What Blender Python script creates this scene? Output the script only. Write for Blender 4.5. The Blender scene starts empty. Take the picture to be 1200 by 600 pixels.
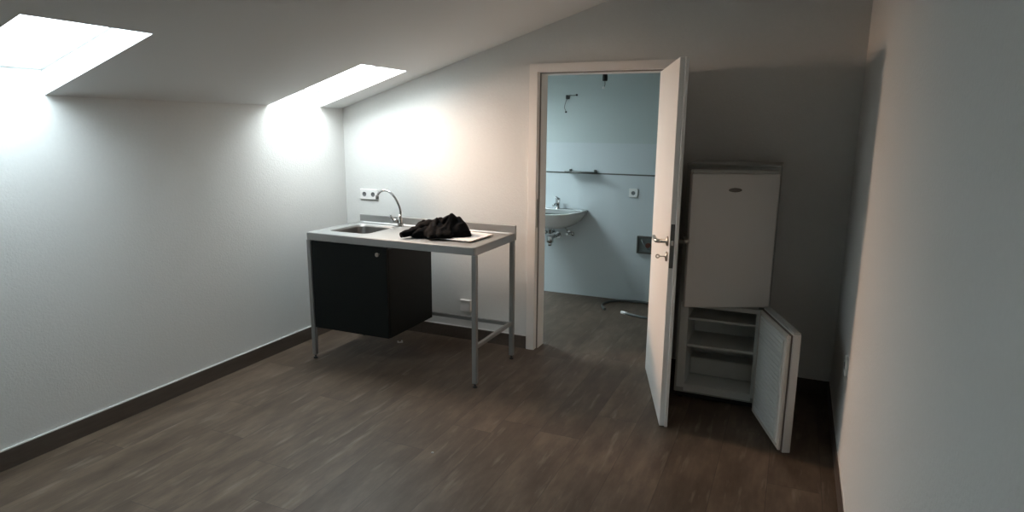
import bpy, bmesh, math, random
from mathutils import Vector, Matrix, noise
random.seed(4)
C = bpy.context.scene.collection
R = math.radians

# ------------------------------------------------------------------ tags
def tag(o, label=None, cat=None, group=None, kind=None):
    if label: o['label'] = label
    if cat: o['category'] = cat
    if group: o['group'] = group
    if kind: o['kind'] = kind
    return o

def empty(name, loc=(0, 0, 0), rz=0.0):
    o = bpy.data.objects.new(name, None)
    C.objects.link(o)
    o.location = loc
    o.rotation_euler = (0, 0, rz)
    o.empty_display_size = 0.1
    return o

# ------------------------------------------------------------------ mesh helpers
class MB:
    def __init__(self):
        self.bm = bmesh.new()
    def box(self, a, b, bevel=0.0, seg=2):
        x0, y0, z0 = (min(p, q) for p, q in zip(a, b))
        x1, y1, z1 = (max(p, q) for p, q in zip(a, b))
        vs = [self.bm.verts.new(p) for p in
              ((x0, y0, z0), (x1, y0, z0), (x1, y1, z0), (x0, y1, z0),
               (x0, y0, z1), (x1, y0, z1), (x1, y1, z1), (x0, y1, z1))]
        fs = [self.bm.faces.new([vs[i] for i in f]) for f in
              ((0, 3, 2, 1), (4, 5, 6, 7), (0, 1, 5, 4), (1, 2, 6, 5), (2, 3, 7, 6), (3, 0, 4, 7))]
        if bevel > 0:
            es = list({e for f in fs for e in f.edges})
            bmesh.ops.bevel(self.bm, geom=es, offset=bevel, segments=seg, affect='EDGES', profile=0.5)
        return self
    def cyl(self, p, q, r, r2=None, n=24, cap=True):
        return self.tube([p, q], [r, r if r2 is None else r2], n, cap)
    def tube(self, pts, rad, n=16, cap=True):
        pts = [Vector(p) for p in pts]
        if not isinstance(rad, (list, tuple)): rad = [rad] * len(pts)
        rings = []
        up = None
        for i, p in enumerate(pts):
            if i == 0: d = pts[1] - p
            elif i == len(pts) - 1: d = p - pts[i - 1]
            else: d = (pts[i + 1] - p).normalized() + (p - pts[i - 1]).normalized()
            d.normalize()
            if up is None:
                up = Vector((0, 0, 1)) if abs(d.z) < 0.9 else Vector((1, 0, 0))
            u = (up - d * up.dot(d)).normalized()
            up = u
            v = d.cross(u)
            rings.append([self.bm.verts.new(p + (u * math.cos(t) + v * math.sin(t)) * rad[i])
                          for t in (2 * math.pi * k / n for k in range(n))])
        for a, b in zip(rings, rings[1:]):
            for k in range(n):
                f = self.bm.faces.new((a[k], b[k], b[(k + 1) % n], a[(k + 1) % n]))
                f.smooth = True
        if cap:
            self.bm.faces.new(rings[0])
            self.bm.faces.new(list(reversed(rings[-1])))
        return self
    def lathe(self, prof, n=40, mat=None, cap=True):
        """profile [(r, h)] turned around local z, placed by mat"""
        mat = mat or Matrix()
        rings = []
        for r, h in prof:
            rings.append([self.bm.verts.new(mat @ Vector((r * math.cos(t), r * math.sin(t), h)))
                          for t in (2 * math.pi * k / n for k in range(n))])
        for a, b in zip(rings, rings[1:]):
            for k in range(n):
                f = self.bm.faces.new((a[k], a[(k + 1) % n], b[(k + 1) % n], b[k]))
                f.smooth = True
        if cap:
            self.bm.faces.new(list(reversed(rings[0])))
            self.bm.faces.new(rings[-1])
        return self
    def loops(self, loops, close_first=False, close_last=True, smooth=True):
        rs = [[self.bm.verts.new(p) for p in L] for L in loops]
        n = len(rs[0])
        for a, b in zip(rs, rs[1:]):
            for k in range(n):
                f = self.bm.faces.new((a[k], a[(k + 1) % n], b[(k + 1) % n], b[k]))
                f.smooth = smooth
        if close_first: self.bm.faces.new(list(reversed(rs[0])))
        if close_last: self.bm.faces.new(rs[-1])
        return self
    def prism(self, pts, h, axis=2, base=0.0):
        """2d polygon extruded along axis"""
        def mk(p, t):
            c = list(p); c.insert(axis, t); return c
        a = [self.bm.verts.new(mk(p, base)) for p in pts]
        b = [self.bm.verts.new(mk(p, base + h)) for p in pts]
        self.bm.faces.new(a); self.bm.faces.new(b)
        n = len(pts)
        for k in range(n):
            self.bm.faces.new((a[k], a[(k + 1) % n], b[(k + 1) % n], b[k]))
        return self
    def xf(self, m):
        bmesh.ops.transform(self.bm, matrix=m, verts=self.bm.verts)
        return self
    def build(self, name, mat, parent=None, loc=(0, 0, 0), rz=0.0, merge=False, recalc=True):
        if merge: bmesh.ops.remove_doubles(self.bm, verts=self.bm.verts, dist=1e-5)
        if recalc: bmesh.ops.recalc_face_normals(self.bm, faces=self.bm.faces)
        me = bpy.data.meshes.new(name)
        self.bm.to_mesh(me); self.bm.free()
        o = bpy.data.objects.new(name, me)
        for m in (mat if isinstance(mat, (list, tuple)) else [mat]):
            me.materials.append(m)
        C.objects.link(o)
        o.location = loc
        o.rotation_euler = (0, 0, rz)
        if parent is not None: o.parent = parent
        return o

def panel(us, vs, holes, fn, t0, t1):
    """slab with rectangular holes. fn(u, v, t) -> xyz"""
    mb = MB(); bm = mb.bm
    vt = {}
    def V(i, j, t):
        k = (i, j, t)
        if k not in vt: vt[k] = bm.verts.new(fn(us[i], vs[j], (t0, t1)[t]))
        return vt[k]
    def solid(i, j):
        if i < 0 or j < 0 or i >= len(us) - 1 or j >= len(vs) - 1: return False
        cu, cv = (us[i] + us[i + 1]) / 2, (vs[j] + vs[j + 1]) / 2
        return not any(h[0] < cu < h[1] and h[2] < cv < h[3] for h in holes)
    for i in range(len(us) - 1):
        for j in range(len(vs) - 1):
            if not solid(i, j): continue
            for t in (0, 1):
                bm.faces.new((V(i, j, t), V(i + 1, j, t), V(i + 1, j + 1, t), V(i, j + 1, t)))
            for di, dj, a, b in ((-1, 0, (i, j), (i, j + 1)), (1, 0, (i + 1, j), (i + 1, j + 1)),
                                 (0, -1, (i, j), (i + 1, j)), (0, 1, (i, j + 1), (i + 1, j + 1))):
                if not solid(i + di, j + dj):
                    bm.faces.new((V(*a, 0), V(*b, 0), V(*b, 1), V(*a, 1)))
    return mb

# ------------------------------------------------------------------ materials
def mat(name, col, rough=0.5, metal=0.0, bump=None, mottle=None, spec=0.5, coat=0.0):
    m = bpy.data.materials.new(name); m.use_nodes = True
    nt = m.node_tree; b = nt.nodes['Principled BSDF']
    b.inputs['Base Color'].default_value = (*col, 1)
    b.inputs['Roughness'].default_value = rough
    b.inputs['Metallic'].default_value = metal
    b.inputs['Specular IOR Level'].default_value = spec
    b.inputs['Coat Weight'].default_value = coat
    tc = nt.nodes.new('ShaderNodeTexCoord')
    if mottle:                      # (scale, amount, stretch xyz)
        mp = nt.nodes.new('ShaderNodeMapping'); mp.inputs['Scale'].default_value = mottle[2]
        nz = nt.nodes.new('ShaderNodeTexNoise'); nz.inputs['Scale'].default_value = mottle[0]
        nz.inputs['Detail'].default_value = 5
        mx = nt.nodes.new('ShaderNodeMix'); mx.data_type = 'RGBA'
        mx.inputs['A'].default_value = (*[c * (1 - mottle[1]) for c in col], 1)
        mx.inputs['B'].default_value = (*[min(1, c * (1 + mottle[1])) for c in col], 1)
        nt.links.new(tc.outputs['Object'], mp.inputs['Vector'])
        nt.links.new(mp.outputs[0], nz.inputs['Vector'])
        nt.links.new(nz.outputs['Fac'], mx.inputs['Factor'])
        nt.links.new(mx.outputs['Result'], b.inputs['Base Color'])
    if bump:                        # (scale, strength, distance)
        nz = nt.nodes.new('ShaderNodeTexNoise'); nz.inputs['Scale'].default_value = bump[0]
        nz.inputs['Detail'].default_value = 4
        bp = nt.nodes.new('ShaderNodeBump'); bp.inputs['Strength'].default_value = bump[1]
        bp.inputs['Distance'].default_value = bump[2]
        nt.links.new(tc.outputs['Object'], nz.inputs['Vector'])
        nt.links.new(nz.outputs['Fac'], bp.inputs['Height'])
        nt.links.new(bp.outputs[0], b.inputs['Normal'])
    return m

def floor_mat():
    m = bpy.data.materials.new('vinyl_planks'); m.use_nodes = True
    nt = m.node_tree; N = nt.nodes; L = nt.links; b = N['Principled BSDF']
    tc = N.new('ShaderNodeTexCoord')
    sp = N.new('ShaderNodeSeparateXYZ'); L.new(tc.outputs['Object'], sp.inputs[0])
    def M(op, a, bb=None, c=None):
        n = N.new('ShaderNodeMath'); n.operation = op
        for i, v in enumerate((a, bb, c)):
            if v is None: continue
            if isinstance(v, (int, float)): n.inputs[i].default_value = v
            else: L.new(v, n.inputs[i])
        return n.outputs[0]
    px = M('DIVIDE', sp.outputs['X'], 0.228)
    ix = M('FLOOR', px); fx = M('FRACT', px)
    wn = N.new('ShaderNodeTexWhiteNoise'); wn.noise_dimensions = '1D'; L.new(ix, wn.inputs['W'])
    py = M('ADD', M('DIVIDE', sp.outputs['Y'], 1.22), wn.outputs['Value'])
    iy = M('FLOOR', py); fy = M('FRACT', py)
    cx = N.new('ShaderNodeCombineXYZ'); L.new(ix, cx.inputs[0]); L.new(iy, cx.inputs[1])
    w2 = N.new('ShaderNodeTexWhiteNoise'); w2.noise_dimensions = '2D'; L.new(cx.outputs[0], w2.inputs['Vector'])
    # seams
    ex = M('MINIMUM', fx, M('SUBTRACT', 1.0, fx)); ey = M('MINIMUM', fy, M('SUBTRACT', 1.0, fy))
    sx = M('LESS_THAN', ex, 0.008); sy = M('LESS_THAN', ey, 0.0016)
    seam = M('MAXIMUM', sx, sy)
    # grain along y, different per plank
    off = N.new('ShaderNodeVectorMath'); off.operation = 'SCALE'; off.inputs['Scale'].default_value = 7.0
    L.new(w2.outputs['Color'], off.inputs[0])
    ad = N.new('ShaderNodeVectorMath'); ad.operation = 'ADD'
    L.new(tc.outputs['Object'], ad.inputs[0]); L.new(off.outputs[0], ad.inputs[1])
    def nz(scale, st, det=6, rough=0.6):
        mp = N.new('ShaderNodeMapping'); mp.inputs['Scale'].default_value = st
        n = N.new('ShaderNodeTexNoise'); n.inputs['Scale'].default_value = scale
        n.inputs['Detail'].default_value = det; n.inputs['Roughness'].default_value = rough
        L.new(ad.outputs[0], mp.inputs['Vector']); L.new(mp.outputs[0], n.inputs['Vector'])
        return n.outputs['Fac']
    g1 = nz(3.0, (3.2, 1.0, 1)); g2 = nz(14.0, (4.0, 0.5, 1)); g3 = nz(4.0, (7.0, 0.9, 1), 3, 0.5)
    v = M('ADD', M('MULTIPLY', g1, 0.62), M('MULTIPLY', g2, 0.16))
    v = M('ADD', v, M('MULTIPLY', w2.outputs['Value'], 0.06))
    v = M('ADD', v, 0.06)
    cr = N.new('ShaderNodeValToRGB'); e = cr.color_ramp.elements
    e[0].position = 0.28; e[0].color = (0.056, 0.038, 0.026, 1)
    e[1].position = 0.66; e[1].color = (0.170, 0.124, 0.090, 1)
    k = e.new(0.47); k.color = (0.100, 0.071, 0.050, 1)
    L.new(v, cr.inputs[0])
    # pale streaks
    st = N.new('ShaderNodeValToRGB'); st.color_ramp.elements[0].position = 0.60; st.color_ramp.elements[1].position = 0.78
    L.new(g3, st.inputs[0])
    mx = N.new('ShaderNodeMix'); mx.data_type = 'RGBA'
    mx.inputs['B'].default_value = (0.25, 0.21, 0.175, 1)
    L.new(M('MULTIPLY', st.outputs[0], 0.55), mx.inputs['Factor']); L.new(cr.outputs[0], mx.inputs['A'])
    m2 = N.new('ShaderNodeMix'); m2.data_type = 'RGBA'; m2.inputs['B'].default_value = (0.02, 0.016, 0.013, 1)
    L.new(M('MULTIPLY', seam, 0.4), m2.inputs['Factor']); L.new(mx.outputs['Result'], m2.inputs['A'])
    L.new(m2.outputs['Result'], b.inputs['Base Color'])
    b.inputs['Roughness'].default_value = 0.48
    b.inputs['Specular IOR Level'].default_value = 0.35
    bp = N.new('ShaderNodeBump'); bp.inputs['Strength'].default_value = 0.25; bp.inputs['Distance'].default_value = 0.002
    L.new(M('SUBTRACT', g2, M('MULTIPLY', seam, 1.0)), bp.inputs['Height']); L.new(bp.outputs[0], b.inputs['Normal'])
    return m

def glass_mat():
    m = bpy.data.materials.new('window_glass'); m.use_nodes = True
    nt = m.node_tree; N = nt.nodes; L = nt.links
    out = N['Material Output']; N.remove(N['Principled BSDF'])
    tr = N.new('ShaderNodeBsdfTransparent'); gl = N.new('ShaderNodeBsdfGlossy'); gl.inputs['Roughness'].default_value = 0.02
    mx = N.new('ShaderNodeMixShader'); mx.inputs[0].default_value = 0.05
    L.new(tr.outputs[0], mx.inputs[1]); L.new(gl.outputs[0], mx.inputs[2])
    L.new(mx.outputs[0], out.inputs[0])
    return m

def brushed(name, col, rough, ax=(1, 40, 40), streak=0.12):
    m = mat(name, col, rough, 1.0)
    nt = m.node_tree; N = nt.nodes; L = nt.links; b = N['Principled BSDF']
    tc = N.new('ShaderNodeTexCoord'); mp = N.new('ShaderNodeMapping'); mp.inputs['Scale'].default_value = ax
    n = N.new('ShaderNodeTexNoise'); n.inputs['Scale'].default_value = 6; n.inputs['Detail'].default_value = 4
    mr = N.new('ShaderNodeMapRange'); mr.inputs['To Min'].default_value = rough - streak; mr.inputs['To Max'].default_value = rough + streak
    L.new(tc.outputs['Object'], mp.inputs[0]); L.new(mp.outputs[0], n.inputs['Vector'])
    L.new(n.outputs['Fac'], mr.inputs['Value']); L.new(mr.outputs[0], b.inputs['Roughness'])
    return m

W_ = mat('woodchip_wall', (0.68, 0.685, 0.672), 0.92, bump=(95, 0.35, 0.004), mottle=(60, 0.03, (1, 1, 1)), spec=0.2)
CE = mat('ceiling_paint', (0.72, 0.73, 0.725), 0.95, bump=(120, 0.2, 0.003), spec=0.2)
BW = mat('bath_wall_paint', (0.55, 0.605, 0.60), 0.9, bump=(110, 0.2, 0.002), spec=0.2)
TILE = mat('bath_wall_panel', (0.60, 0.645, 0.665), 0.55, bump=(40, 0.08, 0.001), spec=0.4)
DW = mat('door_white', (0.80, 0.78, 0.755), 0.42, mottle=(3, 0.02, (1, 1, 1)))
FRW = mat('door_frame_white', (0.80, 0.775, 0.745), 0.45, mottle=(3, 0.02, (1, 1, 1)))
SEAL = mat('grey_rubber', (0.25, 0.24, 0.23), 0.7, bump=(60, .1, .001))
FL = floor_mat()
BB = mat('dark_baseboard_wood', (0.080, 0.062, 0.050), 0.5, bump=(30, 0.1, 0.001), mottle=(6, 0.35, (8, 1, 8)))
CAULK = mat('white_caulk', (0.72, 0.72, 0.70), 0.6, bump=(60, 0.1, 0.001))
STEEL = brushed('brushed_steel', (0.38, 0.385, 0.38), 0.50, streak=.06)
BASIN = brushed('basin_steel', (0.20, 0.19, 0.18), 0.40, (20, 20, 2), .06)
LEG = mat('grey_lacquered_steel', (0.30, 0.305, 0.30), 0.42, 0.6, mottle=(8, 0.05, (1, 1, 1)))
CHROME = mat('chrome', (0.52, 0.52, 0.52), 0.14, 1.0, mottle=(10, .03, (1, 1, 1)))
NICKEL = mat('satin_nickel', (0.50, 0.46, 0.41), 0.28, 1.0, mottle=(20, .05, (1, 1, 1)))
BLK = mat('black_laminate', (0.0045, 0.0065, 0.0062), 0.5, mottle=(20, 0.1, (1, 1, 1)), spec=0.2)
BLKP = mat('black_plastic', (0.012, 0.012, 0.013), 0.45, mottle=(20, 0.1, (1, 1, 1)))
CLOTH = mat('black_fabric', (0.003, 0.003, 0.0034), 0.95, bump=(140, 0.6, 0.003), mottle=(14, 0.4, (1, 1, 1)), spec=0.12)
WP = mat('white_plastic', (0.78, 0.78, 0.77), 0.35, mottle=(10, .02, (1, 1, 1)))
GP = mat('socket_grey', (0.16, 0.165, 0.17), 0.45, mottle=(10, .05, (1, 1, 1)))
BOARD = mat('white_board', (0.78, 0.74, 0.73), 0.5, mottle=(6, .04, (1, 1, 1)))
CER = mat('white_ceramic', (0.80, 0.81, 0.80), 0.12, mottle=(3, .01, (1, 1, 1)), coat=0.3)
FRIDGE = mat('silver_lacquer', (0.52, 0.515, 0.50), 0.42, 0.15, mottle=(3, .04, (1, 1, 1)))
FBODY = mat('fridge_body_grey', (0.34, 0.35, 0.335), 0.5, 0.0, mottle=(5, .04, (1, 1, 1)))
LINER = mat('white_liner', (0.62, 0.64, 0.62), 0.35, mottle=(5, .02, (1, 1, 1)))
GASKET = mat('door_gasket', (0.50, 0.47, 0.43), 0.6, mottle=(20, .06, (1, 1, 1)))
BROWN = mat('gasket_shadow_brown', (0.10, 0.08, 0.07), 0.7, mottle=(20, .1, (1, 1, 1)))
HOSE = mat('grey_hose', (0.10, 0.105, 0.10), 0.5, bump=(200, .3, .001))
ZINC = mat('zinc_box', (0.22, 0.25, 0.25), 0.5, 0.5, mottle=(14, .2, (1, 1, 1)))
COPPER = mat('reddish_fitting', (0.20, 0.08, 0.06), 0.4, 0.6, mottle=(20, .2, (1, 1, 1)))
GLASS = glass_mat()
DARKTRIM = mat('dark_metal_trim', (0.14, 0.14, 0.13), 0.45, 0.6, mottle=(20, .1, (1, 1, 1)))
SHELFG = mat('smoked_shelf_glass', (0.10, 0.13, 0.13), 0.1, 0.0, mottle=(10, .05, (1, 1, 1)))

# ------------------------------------------------------------------ room dimensions
XL, XR, YB, YF = -3.28, 0.30, 4.175, -1.7
YW = 4.325            # far side of the partition
YE = 5.83             # far wall of the bathroom
K, S = 1.726, 0.3125  # knee wall height, roof slope
def zc(x): return K + S * (x - XL)

# floor
MB().box((XL - .12, YF - .12, -.12), (XR + .12, YE + .12, 0)).build('floor', FL)
tag(bpy.data.objects['floor'], kind='structure')

# ceiling slope with four roof window shafts; second and first in the room, one over the bathroom, the third unseen and added for its light
WX0, WX1 = XL, -2.512
SKY = [(3.395, 3.905), (1.465, 1.975), (-0.465, 0.045), (4.72, 5.27)]
us = sorted({XL - .12, XL, WX1, XR + .12}); vs = sorted({YF - .12, YE + .12, *[a for s in SKY for a in s]})
holes = [(WX0, WX1, a, b) for a, b in SKY]
o = panel(us, vs, holes, lambda u, v, t: (u, v, zc(u) + t), 0.0, 0.20).build('ceiling', CE)
tag(o, kind='structure')

# walls
def sidewall(name, x0, x1, y0, y1, z1, m):
    return tag(MB().box((x0, y0, 0), (x1, y1, z1)).build(name, m), kind='structure')
sidewall('wall_left', XL - .12, XL, YF, YB, zc(XL), W_)
sidewall('wall_right', XR, XR + .12, YF, YB, zc(XR), W_)
sidewall('wall_bathroom_left', XL - .12, XL, YW, YE, zc(XL), BW)
sidewall('wall_bathroom_right', XR, XR + .12, YW, YE, zc(XR), BW)
def gable(name, y0, y1, m, door=None):
    pts = [(XL - .12, 0)]
    if door: pts += [(door[0], 0), (door[0], door[2]), (door[1], door[2]), (door[1], 0)]
    pts += [(XR + .12, 0), (XR + .12, zc(XR + .12)), (XL - .12, zc(XL - .12))]
    return tag(MB().prism(pts, y1 - y0, 1, y0).build(name, m), kind='structure')
DX0, DX1, DZ = -1.655, -0.785, 1.965
gable('wall_back', YB, YW, W_, (DX0, DX1, DZ))
gable('wall_front', YF - .12, YF, W_)
gable('wall_bathroom_back', YE, YE + .12, BW)
# lower half of the bathroom wall: smooth panelling standing a little proud, with a dark edge trim
tag(MB().box((XL, YE - .010, 1.182), (XR, YE, 1.455)).build('trim_3', TILE), kind='structure')
tag(MB().box((XL, YE - .018, 0), (XR, YE, 1.170)).build('trim_1', TILE), kind='structure')
tag(MB().box((XL, YE - .021, 1.170), (XR, YE, 1.182)).build('trim_2', DARKTRIM), kind='structure')

# baseboards (dark wood strip with a white caulk bead on top)
def bb(name, a, b, beada, beadb):
    o = MB().box(a, b, .0015, 1).build(name, BB); tag(o, kind='structure')
    MB().box(beada, beadb).build('caulk_line', CAULK, o)
bb('baseboard_left', (XL, YF, 0), (XL + .012, YB, .094), (XL, YF, .094), (XL + .008, YB, .099))
bb('baseboard_back', (XL + .012, YB - .012, 0), (-1.712, YB, .094), (XL + .012, YB - .006, .094), (-1.712, YB, .098))
bb('baseboard_back_right', (-.715, YB - .012, 0), (XR - .012, YB, .088), (-.715, YB - .006, .088), (XR - .012, YB, .090))
bb('baseboard_right', (XR - .012, YF, 0), (XR, YB, .088), (XR - .006, YF, .088), (XR, YB, .090))
bb('baseboard_front', (XL + .012, YF, 0), (XR - .012, YF + .012, .094), (XL + .012, YF, .094), (XR - .012, YF + .006, .098))

# roof windows: white frame around a pane at the top of each shaft
for i, (a, b) in enumerate(SKY):
    w = tag(empty('window_%d' % (i + 1), (WX0, a, zc(WX0) + .2)), kind='structure')
    def pt(x, y, t): return (x - WX0, y - a, zc(x) + t - zc(WX0) - .2)
    fr = panel([WX0, WX0 + .016, WX1 - .016, WX1], [a, a + .014, b - .014, b],
               [(WX0 + .016, WX1 - .016, a + .014, b - .014)], pt, .115, .15)
    fr.build('window_frame', WP, w)
    pn = panel([WX0 + .016, WX1 - .016], [a + .014, b - .014], [], pt, .125, .131)
    pn.build('pane', GLASS, w)

# ------------------------------------------------------------------ door
door = tag(empty('door_1', (DX0, YB, 0)), kind='structure')
ox, oy = -DX0, -YB
def D(mb): return mb.xf(Matrix.Translation((ox, oy, 0)))
# casing: lining + architraves both sides, one U-shaped piece
fr = MB()
a0, a1, ai0, ai1, at, ait = -1.704, -0.736, -1.634, -0.806, 2.012, 1.946
U_out = [(a0, 0), (a0, at), (a1, at), (a1, 0), (ai1 + .012, 0), (ai1 + .012, ait + .012), (ai0 - .012, ait + .012), (ai0 - .012, 0)]
fr.prism(U_out, .016, axis=1, base=YB - .016)
fr.prism(U_out, .016, axis=1, base=YW)
U_in = [(DX0, 0), (DX0, DZ), (DX1, DZ), (DX1, 0), (ai1, 0), (ai1, ait), (ai0, ait), (ai0, 0)]
fr.prism(U_in, .15 - .04, axis=1, base=YB + .04)
U_mid = [(DX0, 0), (DX0, DZ), (DX1, DZ), (DX1, 0), (ai1 + .012, 0), (ai1 + .012, ait + .012), (ai0 - .012, ait + .012), (ai0 - .012, 0)]
fr.prism(U_mid, .04, axis=1, base=YB)
dfr = D(fr).build('door_frame', FRW, door)
# grey sealing strip in the rebate
U_seal = [(ai0 - .012, 0), (ai0 - .012, ait + .012), (ai1 + .012, ait + .012), (ai1 + .012, 0), (ai1 + .004, 0), (ai1 + .004, ait + .004), (ai0 - .004, ait + .004), (ai0 - .004, 0)]
D(MB().prism(U_seal, .006, axis=1, base=YB + .034)).build('door_seal', SEAL, door)
D(MB().box((ai0 - .0125, YB + .004, .90), (ai0 - .0100, YB + .030, 1.10))).build('strike_plate', NICKEL, door)

# leaf: local x runs from hinge to free edge, local y: 0 = visible (bathroom side) face, + = room side face
H = Vector((-.822, 4.140)); E_ = Vector((-.566, 3.312))
dv = (E_ - H); LW = dv.length; ang = math.atan2(dv.y, dv.x)
LZ0, LZ1 = .006, 1.938
ln = MB().prism([(0, 0), (LW, 0), (LW, .026), (LW + .014, .026), (LW + .014, .042), (-.014, .042), (-.014, .026), (0, .026)], LZ1 - LZ0, 2, LZ0)
leaf = ln.build('door_leaf', DW, door, (H.x + ox, H.y + oy, 0), ang)
bv = leaf.modifiers.new('b', 'BEVEL'); bv.width = .0015; bv.segments = 2
# lever handle with round rose on the visible face (points back towards the hinge)
def lever(side):
    s = -1 if side == 0 else 1; y0 = 0 if side == 0 else .042
    hx, hz = LW - .062, 1.017
    mb = MB()
    mt = Matrix.Translation((hx, y0, hz)) @ Matrix.Rotation(R(90) * (1 if s < 0 else -1), 4, 'X')
    mb.lathe([(.026, 0), (.026, .007), (.022, .010), (.0105, .011), (.0105, .040)], 32, mt)
    mb.tube([(hx, y0 + s * .038, hz), (hx, y0 + s * .050, hz), (hx - .012, y0 + s * .060, hz), (hx - .05, y0 + s * .062, hz), (hx - .125, y0 + s * .060, hz + .002), (hx - .132, y0 + s * .056, hz + .002)],
            [.0105, .011, .0115, .0105, .0100, .007], 16)
    mb.build('door_handle', NICKEL, leaf)
    mb = MB()
    mt = Matrix.Translation((hx, y0, hz - .082)) @ Matrix.Rotation(R(90) * (1 if s < 0 else -1), 4, 'X')
    mb.lathe([(.026, 0), (.026, .007), (.022, .010), (.009, .0102), (.009, .012)], 32, mt)
    mb.build('keyhole_rose', NICKEL, leaf)
lever(0); lever(1)
k = MB(); hx = LW - .062; kz = 1.017 - .082
k.cyl((hx, -.008, kz), (hx, -.040, kz), .003, n=12)
k.lathe([(.0055, -.0025), (.0115, -.0025), (.0115, .0025), (.0055, .0025), (.0055, -.0025)], 20,
        Matrix.Translation((hx, -.050, kz)) @ Matrix.Rotation(R(90), 4, 'Y'), cap=False)
k.build('key', NICKEL, leaf)
lp = MB(); lp.box((LW - .001, .003, .885), (LW + .0016, .023, 1.115), .0006, 1)
lp.build('lock_plate', DARKTRIM, leaf)
MB().box((LW, .007, 1.005), (LW + .010, .019, 1.030), .002, 2).build('latch', NICKEL, leaf)
for z in (.22, 1.70):
    MB().cyl((-.012, .050, z - .045), (-.012, .050, z + .045), .008, n=16).build('hinge', NICKEL, leaf)

# ------------------------------------------------------------------ sink table
TX0, TY0, TW, TD, TZ = -2.983, 3.348, 1.280, 0.602, 0.892
st = tag(empty('sink_table', (TX0, TY0, 0)),
         'freestanding stainless steel sink table with black cabinet underneath, against the wall left of the door', 'sink unit')
# top: rolled outer rim, sunken deck, hole for the basin
def rrect(x0, y0, x1, y1, r, z, n=6, m=6):
    pts = []
    for cx, cy, a in ((x1 - r, y0 + r, -90), (x1 - r, y1 - r, 0), (x0 + r, y1 - r, 90), (x0 + r, y0 + r, 180)):
        for i in range(n + 1):
            t = R(a + 90 * i / n)
            pts.append((cx + r * math.cos(t), cy + r * math.sin(t), z))
    return pts
BX0, BY0, BX1, BY1 = .062, .150, .385, .515        # basin hole
top = MB()
z1 = TZ
outer = [rrect(.004, .004, TW - .004, TD, .004, z1 - .050),
         rrect(0, 0, TW, TD, .022, z1 - .050),
         rrect(0, 0, TW, TD, .022, z1 - .005),
         rrect(.004, .004, TW - .004, TD - .004, .020, z1),
         rrect(.016, .016, TW - .016, TD - .012, .018, z1),
         rrect(.026, .026, TW - .026, TD - .020, .016, z1 - .006)]
outer[0] = rrect(.004, .004, TW - .004, TD - .004, .020, z1 - .050)
rs = [[top.bm.verts.new(p) for p in L] for L in outer]
for a_, b_ in zip(rs, rs[1:]):
    for k_ in range(len(a_)):
        f = top.bm.faces.new((a_[k_], a_[(k_ + 1) % len(a_)], b_[(k_ + 1) % len(a_)], b_[k_])); f.smooth = True
hole = [top.bm.verts.new(p) for p in rrect(BX0 - .006, BY0 - .006, BX1 + .006, BY1 + .006, .056, z1 - .006)]
hole2 = [top.bm.verts.new(p) for p in rrect(BX0, BY0, BX1, BY1, .050, z1 - .010)]
e1 = [top.bm.edges.get((rs[-1][i], rs[-1][(i + 1) % 28])) for i in range(28)]
e2 = [top.bm.edges.new((hole[i], hole[(i + 1) % 28])) for i in range(28)]
bmesh.ops.triangle_fill(top.bm, edges=e1 + e2, use_beauty=True)
for i in range(28):
    top.bm.faces.new((hole[i], hole[(i + 1) % 28], hole2[(i + 1) % 28], hole2[i])).smooth = True
cto = top.build('countertop', STEEL, st)
cto.data.set_sharp_from_angle(angle=R(28))
ct = MB()
ct.box((.004, .03, z1 - .048), (TW - .004, .034, z1 - .012))
ct.build('apron_lip', LEG, st)
# upstand along the back
MB().box((.0, TD - .004, TZ - .050), (TW, TD + .012, TZ + .050), .003, 2).build('backsplash', STEEL, st)
# basin
bz = z1 - .010
bs = MB()
bs.loops([rrect(BX0, BY0, BX1, BY1, .050, bz), rrect(BX0 + .006, BY0 + .006, BX1 - .006, BY1 - .006, .050, bz - .02),
          rrect(BX0 + .012, BY0 + .012, BX1 - .012, BY1 - .012, .052, bz - .12),
          rrect(BX0 + .024, BY0 + .024, BX1 - .024, BY1 - .024, .060, bz - .150),
          rrect(BX0 + .05, BY0 + .05, BX1 - .05, BY1 - .05, .050, bz - .160)])
basin = bs.build('basin', BASIN, st)
sm = basin.modifiers.new('s', 'SOLIDIFY'); sm.thickness = .002; sm.offset = 1
bc = ((BX0 + BX1) / 2, (BY0 + BY1) / 2)
MB().lathe([(.0, -.002), (.030, -.002), (.040, .003), (.043, .001), (.043, -.004)], 32,
           Matrix.Translation((*bc, bz - .158)), cap=False).build('drain', CHROME, basin)
# legs
LGS = .030
for lx in (.001, TW - .001 - LGS):
    for ly in (.004, TD - .006 - LGS):
        lg = MB().box((lx, ly, .028), (lx + LGS, ly + LGS, TZ - .052), .003, 2).build('leg', LEG, st)
        MB().lathe([(.015, 0), (.015, .008), (.007, .010), (.007, .030)], 16,
                   Matrix.Translation((lx + LGS / 2, ly + LGS / 2, 0))).build('foot', BLKP, lg)
# frame tubes under the top and low stretchers at the back and sides
MB().box((.001 + LGS, TD - .034, .240), (TW - .001 - LGS, TD - .012, .265), .002, 1).build('stretcher', LEG, st)
MB().box((TW - .028, .004 + LGS, .250), (TW - .006, TD - .006 - LGS, .275), .002, 1).build('stretcher', LEG, st)
MB().box((.006, .004 + LGS, .250), (.028, TD - .006 - LGS, .275), .002, 1).build('stretcher', LEG, st)
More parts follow.
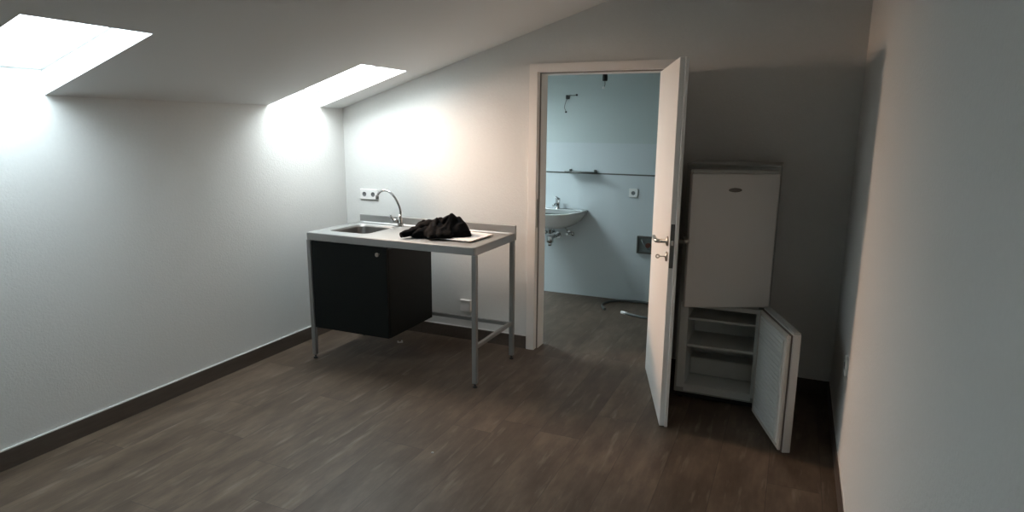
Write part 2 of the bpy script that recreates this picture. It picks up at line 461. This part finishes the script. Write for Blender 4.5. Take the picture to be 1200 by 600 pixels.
# black cabinet hung under the left half
cx0, cx1 = .034, .638
cab = MB()
t_ = .016
zt, zb = TZ - .070, .228
cab.box((cx0, .034, zb), (cx0 + t_, TD - .040, zt)); cab.box((cx1 - t_, .034, zb), (cx1, TD - .040, zt))
cab.box((cx0 + t_, .034, zb), (cx1 - t_, TD - .040, zb + t_)); cab.box((cx0 + t_, TD - .050, zb + t_), (cx1 - t_, TD - .040, zt))
cab.box((cx0 + t_, .034, zt - .012), (cx1 - t_, .09, zt))
cabo = cab.build('cabinet', BLK, st)
MB().box((cx0 + .001, .012, zb + .001), (cx1 - .001, .031, TZ - .056), .0015, 2).build('cabinet_door', BLK, cabo)
MB().lathe([(.006, 0), (.006, .012), (.013, .018), (.0135, .024), (.010, .027)], 28,
           Matrix.Translation((.580, .012, .789)) @ Matrix.Rotation(R(90), 4, 'X')).build('knob', NICKEL, cabo)
# faucet with curved spout
fx, fy = -2.583 - TX0, 3.885 - TY0
fz = TZ - .006
fau = MB()
fau.lathe([(.026, 0), (.026, .006), (.020, .010), (.0195, .052), (.017, .060), (.012, .066), (.0105, .085)], 32, Matrix.Translation((fx, fy, fz)))
fau.build('faucet', CHROME, st)
fo = [o for o in st.children if o.name.startswith('faucet')][0]
# spout swung towards the basin, to the left and a little forward
dx, dy = -.999, -.05
prof = [(.0, .060), (-.004, .107), (.004, .140), (.020, .174), (.040, .206), (.062, .230), (.092, .248), (.125, .253), (.155, .244), (.177, .224), (.186, .203)]
def sm_path(p, n=6):
    out = []
    for i in range(len(p) - 1):
        p0 = p[max(i - 1, 0)]; p1 = p[i]; p2 = p[i + 1]; p3 = p[min(i + 2, len(p) - 1)]
        for k_ in range(n):
            t = k_ / n
            out.append(tuple(.5 * ((2 * b) + (-a + c) * t + (2 * a - 5 * b + 4 * c - d) * t * t + (-a + 3 * b - 3 * c + d) * t ** 3)
                             for a, b, c, d in zip(p0, p1, p2, p3)))
    out.append(tuple(p[-1])); return out
path = [(fx + dx * h, fy + dy * h, fz + v) for h, v in sm_path(prof)]
MB().tube(path, .0085, 20).build('spout', CHROME, fo)
e_ = Vector(path[-1])
MB().cyl(e_ + Vector((0, 0, .012)), e_ - Vector((.001, 0, .016)), .0115, n=20).build('aerator', DARKTRIM, fo)
lv = MB()
lv.cyl((fx - .012, fy - .012, fz + .038), (fx - .036, fy - .034, fz + .044), .0135, n=20)
lv.tube([(fx - .034, fy - .032, fz + .046), (fx - .044, fy - .042, fz + .066), (fx - .052, fy - .052, fz + .086)], [.007, .0075, .006], 12)
lv.build('lever', CHROME, fo)

# ------------------------------------------------------------------ board and black garment on the table
zt = TZ + .0005
bd = MB()
bd.prism([(-2.100, 3.512), (-1.815, 3.497), (-1.799, 3.800), (-2.060, 3.842)], .007, 2, zt)
b_o = bd.build('cutting_board', BOARD)
bvm = b_o.modifiers.new('b', 'BEVEL'); bvm.width = .002; bvm.segments = 2
tag(b_o, 'thin white rectangular board lying under the black garment on the steel table top', 'board')

jk = MB()
cx, cy = -2.115, 3.640
axis = [(-2.275, 3.455), (-2.21, 3.51), (-2.14, 3.575), (-2.07, 3.63), (-2.00, 3.68), (-1.96, 3.70)]
def garment_h(x, y):
    def g(px, py, s1, s2, a, h):
        c, s = math.cos(a), math.sin(a); u = (x - px) * c + (y - py) * s; v = -(x - px) * s + (y - py) * c
        return h * math.exp(-(u * u / (s1 * s1) + v * v / (s2 * s2)))
    z = max(g(-2.035, 3.655, .060, .075, .3, .103), g(-2.12, 3.63, .10, .10, .4, .078), g(-1.995, 3.69, .070, .085, .2, .075),
            g(-2.20, 3.60, .085, .09, .7, .055), g(-1.965, 3.65, .055, .08, 0, .058))
    return z
nR, nA = 30, 96
def radius(t):
    # footprint (metres from centre) as support of direction
    c, s = math.cos(t), math.sin(t)
    base = 1 / math.sqrt((c / .205) ** 2 + (s / .165) ** 2)
    tip = .0 * max(0, math.cos(t - math.atan2(-.17, -.16))) ** 14
    w = .016 * math.sin(5 * t + 1) + .012 * math.sin(9 * t + 2.2) + .007 * math.sin(17 * t)
    return base + tip + w
rings = []
ctr = jk.bm.verts.new((cx, cy, zt + .11))
def wr(x, y, z):
    p = Vector((x * 9, y * 9, 1.7)); q = Vector((x * 24 + 3, y * 24, 5.1))
    rdg = 1 - abs(noise.noise(p)) * 2.2; r2 = 1 - abs(noise.noise(q)) * 2.0
    return .015 * (rdg - .45) + .009 * (r2 - .4)
for i in range(1, nR + 1):
    ring = []
    f = i / nR
    for j in range(nA):
        t = 2 * math.pi * j / nA
        r = radius(t) * f
        x, y = cx + r * math.cos(t), cy + r * math.sin(t)
        edge = min(1, (1 - f) / .30); edge = math.sqrt(max(0, 1 - (1 - edge) ** 2))
        z = .010 + edge * (garment_h(x, y) * .98 + .022 + wr(x, y, 0))
        ring.append(jk.bm.verts.new((x, y, zt + .0085 + max(.004, z) - (.004 if i == nR else 0))))
    rings.append(ring)
ctr.co.z = sum(v.co.z for v in rings[0]) / nA
for j in range(nA):
    jk.bm.faces.new((ctr, rings[0][j], rings[0][(j + 1) % nA])).smooth = True
for a_, b_ in zip(rings, rings[1:]):
    for j in range(nA):
        jk.bm.faces.new((a_[j], b_[j], b_[(j + 1) % nA], a_[(j + 1) % nA])).smooth = True
low = [jk.bm.verts.new((cx + (v.co.x - cx) * .985, cy + (v.co.y - cy) * .985, zt + (.0078 if v.co.x > -2.17 else .0006))) for v in rings[-1]]
for j in range(nA):
    jk.bm.faces.new((rings[-1][j], low[j], low[(j + 1) % nA], rings[-1][(j + 1) % nA])).smooth = True
jk.bm.faces.new(low)
jko = jk.build('jacket', CLOTH)
tag(jko, 'crumpled black garment heaped on the steel table top to the right of the faucet', 'jacket')
# trailing sleeve towards the front left, and a bunched collar on the peak
sl = MB()
pts = sm_path([(-2.11, 3.61, zt + .066), (-2.18, 3.575, zt + .060), (-2.240, 3.515, zt + .034), (-2.285, 3.440, zt + .0185)], 8)
rad = [.052 - .034 * i / (len(pts) - 1) for i in range(len(pts))]
rad = [min(r * (1 + .10 * math.sin(i * 1.3)), p[2] - zt - .0005) for i, (r, p) in enumerate(zip(rad, pts))]
sl.tube(pts, rad, 20)
for v in sl.bm.verts:
    n_ = noise.noise(v.co * 30) * .006; v.co.z = max(zt + (.0078 if v.co.x > -2.13 else .0005), v.co.z + n_); v.co.x += n_
sl.build('sleeve', CLOTH, jko)
co = MB()
co.tube(sm_path([(-2.075, 3.60, zt + .088), (-2.055, 3.625, zt + .112), (-2.035, 3.65, zt + .116), (-2.000, 3.68, zt + .085)], 6),
        [.010 + .012 * math.sin(math.pi * min(1, (i + 2) / 20)) for i in range(19)], 14)
for v in co.bm.verts: v.co += Vector([noise.noise(v.co * 40 + Vector((k_, 0, 0))) * .006 for k_ in range(3)])
co.build('collar', CLOTH, jko)

# ------------------------------------------------------------------ sockets and switches
def socket(name, label, loc, rz, n=1, w=.081, depth=.012, cat='socket', holes_=True):
    r = tag(empty(name, loc, rz), label, cat)
    MB().box((-w * n / 2, -depth, -.0405), (w * n / 2, 0, .0405), .004, 3).build('cover_plate', WP, r)
    for i in range(n):
        x = (i - (n - 1) / 2) * w
        m = MB().lathe([(.0, .0122), (.0175, .0122), (.0180, .0132), (.0185, .0122), (.0185, .0110)], 32,
                   Matrix.Translation((x, 0, 0)) @ Matrix.Rotation(R(90), 4, 'X'), cap=False)
        ins = m.build('socket_insert', GP, r)
        for s in (-1, 1):
            MB().cyl((x + s * .0085, -.0135, 0), (x + s * .0085, -.0100, 0), .0025, n=10).build('pin_hole', BLKP, ins)
    return r
socket('wall_socket', 'white double wall socket beside the curved kitchen faucet', (-3.055, YB, 1.068), 0, 2)
socket('wall_socket', 'white wall socket above the floor hose in the bathroom, right of the glass shelf', (-1.342, YE - .018, 1.013), 0, 1)
# low connection box with hood under the table
bx = tag(empty('junction_box', (-2.200, YB + .001, .268)), 'small white cable outlet box low on the wall under the steel table', 'outlet')
MB().box((-.042, -.028, -.045), (.042, 0, .036), .004, 2).build('box_body', WP, bx)
MB().box((-.045, -.033, .036), (.045, 0, .046), .003, 2).build('box_lid', WP, bx)
rb = socket('wall_socket', 'white wall socket low on the right wall beside the open freezer door', (XR, 3.28, .503), -R(90), 1)

# small bits on the floor
bt = MB()
bt.box((-.020, -.006, 0), (.020, .006, .006), .0015, 1); bt.box((.006, -.014, .006), (.018, .012, .016), .002, 1)
bt.cyl((-.016, 0, .006), (-.016, 0, .014), .005, n=14)
tag(bt.build('plastic_clip', WP, None, (-2.612, 3.885, 0), R(25)), 'tiny white plastic fitting lying on the floor beneath the black cabinet', 'fitting')
ps = MB(); bmesh.ops.create_icosphere(ps.bm, subdivisions=3, radius=.006)
for v in ps.bm.verts:
    v.co *= 1 + .25 * noise.noise(v.co * 300); v.co.z = v.co.z * .6 + .0038
    v.co.z = max(0, v.co.z)
tag(ps.build('paper_scrap', WP, None, (-1.538, 2.546, 0)), 'tiny white crumb on the open plank floor in front of the table', 'scrap')

# ------------------------------------------------------------------ fridge freezer
FX0, FX1, FY0, FY1, FZ0, FZ1 = -.566, -.076, 3.747, 4.125, .022, 1.393
fg = tag(empty('fridge_freezer', ((FX0 + FX1) / 2, FY1, 0)),
         'tall narrow silver fridge freezer behind the white door, lower freezer door wide open', 'fridge')
fo_ = Vector(((FX0 + FX1) / 2, FY1, 0))
def Fx(mb): return mb.xf(Matrix.Translation(-fo_))
FM = .622   # top of the freezer opening zone
b = MB()
b.box((FX0, FY0, FZ0 + .02), (FX0 + .055, FY1, FZ1 - .0), .003, 2)
b.box((FX1 - .055, FY0, FZ0 + .02), (FX1, FY1, FZ1 - .0), .003, 2)
b.box((FX0 + .05, FY1 - .06, FZ0 + .02), (FX1 - .05, FY1, FZ1 - .0))
b.box((FX0 + .05, FY0, FZ1 - .06), (FX1 - .05, FY1, FZ1), .002, 1)
b.box((FX0 + .05, FY0, FZ0 + .02), (FX1 - .05, FY1, .090), .002, 1)
b.box((FX0 + .05, FY0, .585), (FX1 - .05, FY1, .655), .002, 1)
Fx(b).build('body', FBODY, fg)
tp = MB().box((FX0 - .002, FY0 - .004, FZ1), (FX1 + .002, FY1 + .002, FZ1 + .014), .005, 3)
Fx(tp).build('top_panel', FBODY, fg)
pl = MB().box((FX0 + .01, FY0 + .012, .012), (FX1 - .01, FY1 - .02, FZ0 + .022), .002, 1)
plo = Fx(pl).build('plinth', BLKP, fg)
for x in (FX0 + .035, FX1 - .035):
    for y in (FY0 + .04, FY1 - .05):
        Fx(MB().cyl((x, y, 0), (x, y, .014), .016, n=18)).build('foot', BLKP, fg)
# white plastic liner of the open freezer, two shelves and the step over the compressor
x0, x1, ya, yb = FX0 + .055, FX1 - .055, FY0 - .003, FY1 - .06
li = MB()
li.box((x0 - .042, ya, .072), (x0 + .004, ya + .012, .600), .002, 1)
li.box((x1 - .004, ya, .072), (x1 + .035, ya + .012, .600), .002, 1)
li.box((x0, ya, .052), (x1, ya + .012, .096), .002, 1)
li.box((x0, ya, .575), (x1, ya + .012, .600), .002, 1)
li.box((x0, ya + .01, .090), (x0 + .004, yb, .585)); li.box((x1 - .004, ya + .01, .090), (x1, yb, .585))
li.box((x0, yb - .004, .090), (x1, yb, .585)); li.box((x0, ya + .01, .090), (x1, yb, .094)); li.box((x0, ya + .01, .581), (x1, yb, .585))
li.box((x0 + .004, yb - .13, .094), (x1 - .004, yb - .004, .205), .008, 3)
lio = Fx(li).build('freezer_liner', LINER, fg)
for z, lip in ((.498, .014), (.332, .018)):
    s = MB()
    s.box((x0 + .004, ya + .030, z), (x1 - .004, yb - .004, z + .006))
    s.box((x0 + .004, ya + .024, z - lip * .5), (x1 - .004, ya + .034, z + lip * .5), .003, 2)
    for i in range(5):
        yy = ya + .07 + i * .045
        s.tube([(x0 + .01, yy, z - .004), (x1 - .01, yy, z - .004)], .0035, 8)
    Fx(s).build('freezer_shelf', LINER, fg)
# upper door, ajar: local x from hinge (right) to the left, local y: 0 = outside face
def fdoor(hinge, ang, w, z0, z1, t, name, m):
    h = Vector((hinge[0], hinge[1], 0)) - fo_
    mb = MB().box((-w, 0, z0), (0, t, z1), .006, 3)
    return mb.build(name, m, fg, (h.x, h.y, 0), ang)
ud = fdoor((-.074, 3.702), R(25.3), .471, .632, 1.364, .034, 'fridge_door', FRIDGE)
MB().box((-.468, .033, .636), (-.003, .042, 1.382), .003, 2).build('door_rim', FBODY, ud)
MB().box((-.470, .002, 1.364), (-.001, .036, 1.384), .005, 3).build('top_strip', FBODY, ud)
g = MB()
for a_, b_ in (((-.455, .042, .648), (-.435, .052, 1.372)), ((-.036, .042, .648), (-.016, .052, 1.372)), ((-.435, .042, .648), (-.036, .052, .668)), ((-.435, .042, 1.352), (-.036, .052, 1.372))):
    g.box(a_, b_, .003, 2)
g.build('door_gasket', GASKET, ud)
MB().lathe([(.0, .0035), (.80, .0035), (.92, .0028), (1.0, 0), (1.0, -.001)], 40,
           Matrix.Translation((-.236, 0, 1.278)) @ Matrix.Rotation(R(90), 4, 'X') @ Matrix.Diagonal((.036, .0115, 1, 1))).build('badge', DARKTRIM, ud)
# freezer door, wide open: outer face to the right
iH = Vector((-.110, 3.683)); iE = Vector((.045, 3.236)); dvv = iE - iH; fw = dvv.length
fa = math.atan2(dvv.y, dvv.x)
h = Vector((iH.x, iH.y, 0)) - fo_
z0, z1 = .018, .632
fd = MB().box((0, .010, z0), (fw, .050, z1), .006, 3).build('freezer_door', FRIDGE, fg, (h.x, h.y, 0), fa)
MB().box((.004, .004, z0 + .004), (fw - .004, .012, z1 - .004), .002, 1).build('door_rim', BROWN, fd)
MB().box((.002, .0125, z1 - .001), (fw - .002, .048, z1 + .009), .004, 3).build('top_strip', FBODY, fd)
g = MB()
for a_, b_ in (((.008, -.010, z0 + .010), (.028, .005, z1 - .010)), ((fw - .028, -.010, z0 + .010), (fw - .008, .005, z1 - .010)),
               ((.028, -.010, z0 + .010), (fw - .028, .005, z0 + .030)), ((.028, -.010, z1 - .030), (fw - .028, .005, z1 - .010))):
    g.box(a_, b_, .004, 2)
g.build('door_gasket', GASKET, fd)
lr = MB()
lr.box((.030, -.012, z0 + .032), (fw - .030, .005, z1 - .032), .006, 3)
n = 21
for i in range(n):
    zz = z0 + .055 + i * (z1 - z0 - .11) / (n - 1)
    lr.box((.045, -.0155, zz - .0075), (fw - .075, -.011, zz + .0075), .0022, 3)
lr.box((fw - .062, -.020, z0 + .045), (fw - .048, -.011, z1 - .045), .004, 2)
lr.build('inner_liner', LINER, fd)
hg = MB().box((-.125, 3.690, .618), (-.074, 3.748, .630), .002, 1)
Fx(hg).build('hinge', DARKTRIM, fg)

# ------------------------------------------------------------------ bathroom
# washbasin: D-shaped bowl on the far wall
WBX, WBY = -2.06, YE - .018
wb = tag(empty('washbasin', (WBX, WBY, .835)), 'white ceramic washbasin hung on the bathroom wall below the small shelf', 'washbasin')
def dshape(wx, dep, z, n=40, back=0.0, cyo=0.0):
    pts = []
    for i in range(n + 1):
        t = math.pi * i / n
        c, s = math.cos(t), math.sin(t)
        x = wx * (abs(c) ** .62) * (1 if c >= 0 else -1)
        y = -dep * (abs(s) ** .80)
        pts.append((x, min(-back, y + cyo), z))
    return pts
lo = MB()
L_ = [dshape(.285, .490, -.012), dshape(.292, .500, -.004), dshape(.290, .497, .000),
      dshape(.268, .470, .000, back=.085), dshape(.258, .455, -.008, back=.100), dshape(.225, .410, -.085, back=.125), dshape(.120, .300, -.125, back=.150)]
lo.loops(L_, smooth=True)
L2 = [dshape(.285, .490, -.012), dshape(.272, .470, -.045), dshape(.230, .400, -.110), dshape(.150, .280, -.160), dshape(.09, .20, -.175)]
lo.loops(L2, smooth=True)
lo.build('bowl', CER, wb, merge=True)
MB().lathe([(0, -.002), (.024, -.002), (.028, .004), (.030, 0)], 24, Matrix.Translation((0, -.225, -.123)), cap=False).build('drain', CHROME, wb)
tb = MB()
tb.lathe([(.026, -.004), (.026, .004), (.021, .008), (.020, .075), (.022, .082), (.022, .098), (.018, .104)], 28, Matrix.Translation((.012, -.062, 0)))
tb.tube([(.012, -.07, .040), (.008, -.11, .050), (.006, -.160, .045), (.006, -.170, .036)], [.013, .012, .011, .010], 16)
tp_ = tb.build('tap', CHROME, wb)
tl = MB().tube([(.012, -.062, .098), (.010, -.09, .112), (.008, -.125, .118)], [.010, .008, .006], 14)
tl.build('tap_lever', CHROME, tp_)
tr = MB()
tr.cyl((0, -.225, -.128), (0, -.225, -.215), .016, n=20)
tr.lathe([(.030, 0), (.033, .004), (.033, .058), (.028, .064)], 24, Matrix.Translation((0, -.225, -.300)))
tr.cyl((0, -.225, -.330), (0, -.225, -.298), .018, n=20)
tr.tube([(0, -.225, -.262), (0, -.12, -.262), (0, -.004, -.262)], .016, 18)
tr.cyl((0, -.012, -.262), (0, 0, -.262), .032, n=24)
tr.build('siphon', CHROME, wb)
for s in (-1, 1):
    vx = s * .085 + .03
    vv = MB()
    vv.cyl((vx, -.0, -.235), (vx, -.010, -.235), .026, n=24)
    vv.cyl((vx, -.010, -.235), (vx, -.075, -.235), .011, n=16)
    vv.cyl((vx - .0, -.050, -.235), (vx + .045 * s, -.050, -.235), .009, n=14)
    vv.lathe([(.017, 0), (.019, .004), (.019, .014), (.016, .018)], 12, Matrix.Translation((vx + .043 * s, -.050, -.235)) @ Matrix.Rotation(R(90) * s, 4, 'Y'))
    vv.tube([(vx, -.062, -.228), (vx, -.075, -.190), (.012, -.080, -.120), (.012, -.064, -.02)], .005, 10)
    vv.build('angle_valve', CHROME, wb)

# small shelf with brackets
sh = tag(empty('wall_shelf', (-1.815, YE - .0, 1.190)), 'narrow dark glass shelf on two metal brackets above the washbasin', 'shelf')
MB().box((-.150, -.120, -.004), (.120, -.004, .004), .002, 2).build('shelf_board', SHELFG, sh)
MB().tube([(-.160, -.118, -.002), (.155, -.118, -.002)], .008, 16).build('front_rail', DARKTRIM, sh)
for x in (-.135, .105):
    m_ = MB()
    m_.box((x - .010, -.112, -.014), (x + .010, 0, -.004), .003, 2)
    m_.box((x - .010, -.030, .004), (x + .010, 0, .020), .003, 2); m_.box((x - .012, -.008, -.020), (x + .012, 0, .024), .002, 1)
    m_.build('bracket', DARKTRIM, sh)

# cable outlet with loose wires on the bathroom wall
wv = tag(empty('cable_outlet', (-2.000, YE, 1.872)), 'bare dark cable outlet with two loose wires high on the bathroom wall', 'wiring')
MB().box((-.017, -.014, -.020), (.017, 0, .016), .003, 2).build('outlet_box', BLKP, wv)
MB().tube(sm_path([(.008, -.010, .006), (.030, -.030, .014), (.060, -.034, .010), (.090, -.030, .014)], 6), .0035, 8).build('wire', DARKTRIM, wv)
MB().tube(sm_path([(-.004, -.010, -.014), (-.016, -.026, -.060), (-.022, -.026, -.100), (-.008, -.022, -.132)], 6), .0030, 8).build('wire', DARKTRIM, wv)
for p in ((.095, -.030, .014), (-.008, -.022, -.138)):
    MB().box((p[0] - .008, p[1] - .007, p[2] - .008), (p[0] + .008, p[1] + .007, p[2] + .008), .002, 1).build('terminal', BLKP, wv)

# hanging lamp socket in the bathroom
bxp, byp = -1.446, 5.10
ls = tag(empty('lamp_holder', (bxp, byp, zc(bxp))), 'black bare lamp holder hanging from a cable in the top of the bathroom doorway', 'lamp holder')
dz = zc(bxp)
MB().tube(sm_path([(0, 0, 0), (.006, 0, -.10), (0, 0, 2.00 - dz)], 6), .0035, 10).build('cable', BLKP, ls)
MB().lathe([(.008, 2.018 - dz), (.017, 2.008 - dz), (.020, 1.990 - dz), (.020, 1.962 - dz), (.017, 1.956 - dz)], 24).build('socket_body', BLKP, ls)
MB().tube([(0, 0, 1.957 - dz), (.002, 0, 1.93 - dz), (-.004, 0, 1.908 - dz)], .0028, 8).build('wire', DARKTRIM, ls)
MB().box((-.020, -.006, 1.896 - dz), (.000, .006, 1.914 - dz), .002, 1).build('terminal', WP, ls)

# recessed service box beside the door leaf
bz = tag(empty('service_box', (-1.20, YE - .018, .545)), 'dark grey metal pipe connection box on the bathroom wall, half hidden by the door leaf', 'box')
w_, h_ = .085, .080
fb = panel([-w_, -w_ + .014, w_ - .014, w_], [-h_, -h_ + .014, h_ - .014, h_], [(-w_ + .014, w_ - .014, -h_ + .014, h_ - .014)], lambda u, v, t: (u, t, v), -.030, 0)
fb.build('box_frame', DARKTRIM, bz)
MB().box((-w_ + .014, -.006, -h_ + .014), (w_ - .014, 0, h_ - .014)).build('back_plate', ZINC, bz)
MB().cyl((.020, -.006, .0), (.020, -.045, .0), .022, n=24).build('pipe_fitting', COPPER, bz)
MB().tube([(-.045, -.012, .05), (-.03, -.03, .02), (.0, -.035, -.01), (.03, -.03, -.045)], .007, 12).build('pipe', ZINC, bz)

# hose on the bathroom floor
hp = sm_path([(-1.455, 5.395, .010), (-1.500, 5.47, .010), (-1.520, 5.565, .010), (-1.475, 5.69, .010), (-1.360, 5.748, .010), (-1.20, 5.765, .010), (-1.00, 5.72, .010),
              (-.80, 5.60, .010), (-.74, 5.45, .010), (-.85, 5.30, .010), (-1.06, 5.282, .010), (-1.18, 5.315, .010), (-1.255, 5.345, .010)], 8)
ho = tag(empty('hose', (-1.1, 5.5, 0)), 'dark coiled hose lying on the bathroom floor behind the door leaf', 'hose')
mh = MB().tube(hp, .012, 14); mh.xf(Matrix.Translation((1.1, -5.5, 0))); mh.build('hose_tube', HOSE, ho)
mc = MB().tube([(-1.240, 5.340, .012), (-1.262, 5.348, .012), (-1.300, 5.362, .012)], [.012, .0125, .0125], 16); mc.xf(Matrix.Translation((1.1, -5.5, 0)))
mc.build('hose_connector', WP, ho)

# ------------------------------------------------------------------ light
w = bpy.data.worlds.new('World'); bpy.context.scene.world = w; w.use_nodes = True
bg = w.node_tree.nodes['Background']
bg.inputs['Color'].default_value = (0.86, 0.94, 1.0, 1); bg.inputs['Strength'].default_value = 13.0

def area(name, loc, direc, sx, sy, power, col, spread=180):
    l = bpy.data.lights.new(name, 'AREA'); l.shape = 'RECTANGLE'; l.size = sx; l.size_y = sy
    l.energy = power; l.color = col; l.spread = R(spread)
    o = bpy.data.objects.new(name, l); C.objects.link(o)
    o.location = loc; o.rotation_euler = Vector(direc).to_track_quat('-Z', 'Y').to_euler()
    return o
sa = math.atan(S)
def roof_light(name, y0, y1, power, col):
    xc = (WX0 + WX1) / 2
    o = area(name, (xc, (y0 + y1) / 2, zc(xc) + .20), (math.sin(sa), 0, -math.cos(sa)), .74, y1 - y0 - .02, power, col)
    # long side along the slope
    z = Vector((-math.sin(sa), 0, math.cos(sa))); x = Vector((math.cos(sa), 0, math.sin(sa))); y = z.cross(x)
    o.rotation_euler = Matrix((x, y, z)).transposed().to_euler()
    return o
roof_light('daylight_roof_window', *SKY[0], 20, (0.92, 1.0, 0.98))
roof_light('daylight_roof_window', *SKY[1], 15, (0.74, 0.94, 1.0))
roof_light('daylight_roof_window', *SKY[2], 19, (0.74, 0.95, 0.97))  # unseen roof window behind the camera, added to brighten the right wall
roof_light('daylight_roof_window', *SKY[3], 30, (0.72, 0.95, 1.0))
area('low_sun_stand_in', (-3.17, 3.62, 1.84), (1, .05, -.46), .42, .26, 12.5, (1.0, .60, .36), 78)  # added warm lamp inside the shaft, standing in for assumed low sun

# ------------------------------------------------------------------ camera
f_px, yaw, pitch, roll = 754.12, -0.41281, -0.19891, 0.008469
cy_, sy_, cp, sp = math.cos(yaw), math.sin(yaw), math.cos(pitch), math.sin(pitch)
F = Vector((sy_ * cp, cy_ * cp, sp)); Rr = Vector((cy_, -sy_, 0)); U = Rr.cross(F)
R2 = Rr * math.cos(roll) + U * math.sin(roll); U2 = -Rr * math.sin(roll) + U * math.cos(roll)
cam = bpy.data.cameras.new('camera'); cam.sensor_width = 36; cam.sensor_fit = 'HORIZONTAL'; cam.lens = f_px / 1200 * 36
cam.clip_start = .02
co_ = bpy.data.objects.new('camera', cam); C.objects.link(co_)
m = Matrix((R2, U2, -F)).transposed().to_4x4(); m.translation = (0, 0, 1.6)
co_.matrix_world = m
sc = bpy.context.scene
sc.camera = co_
sc.view_settings.view_transform = 'Standard'; sc.view_settings.look = 'None'
sc.view_settings.gamma = 1; sc.view_settings.use_curve_mapping = False
sc.view_settings.exposure = -0.40
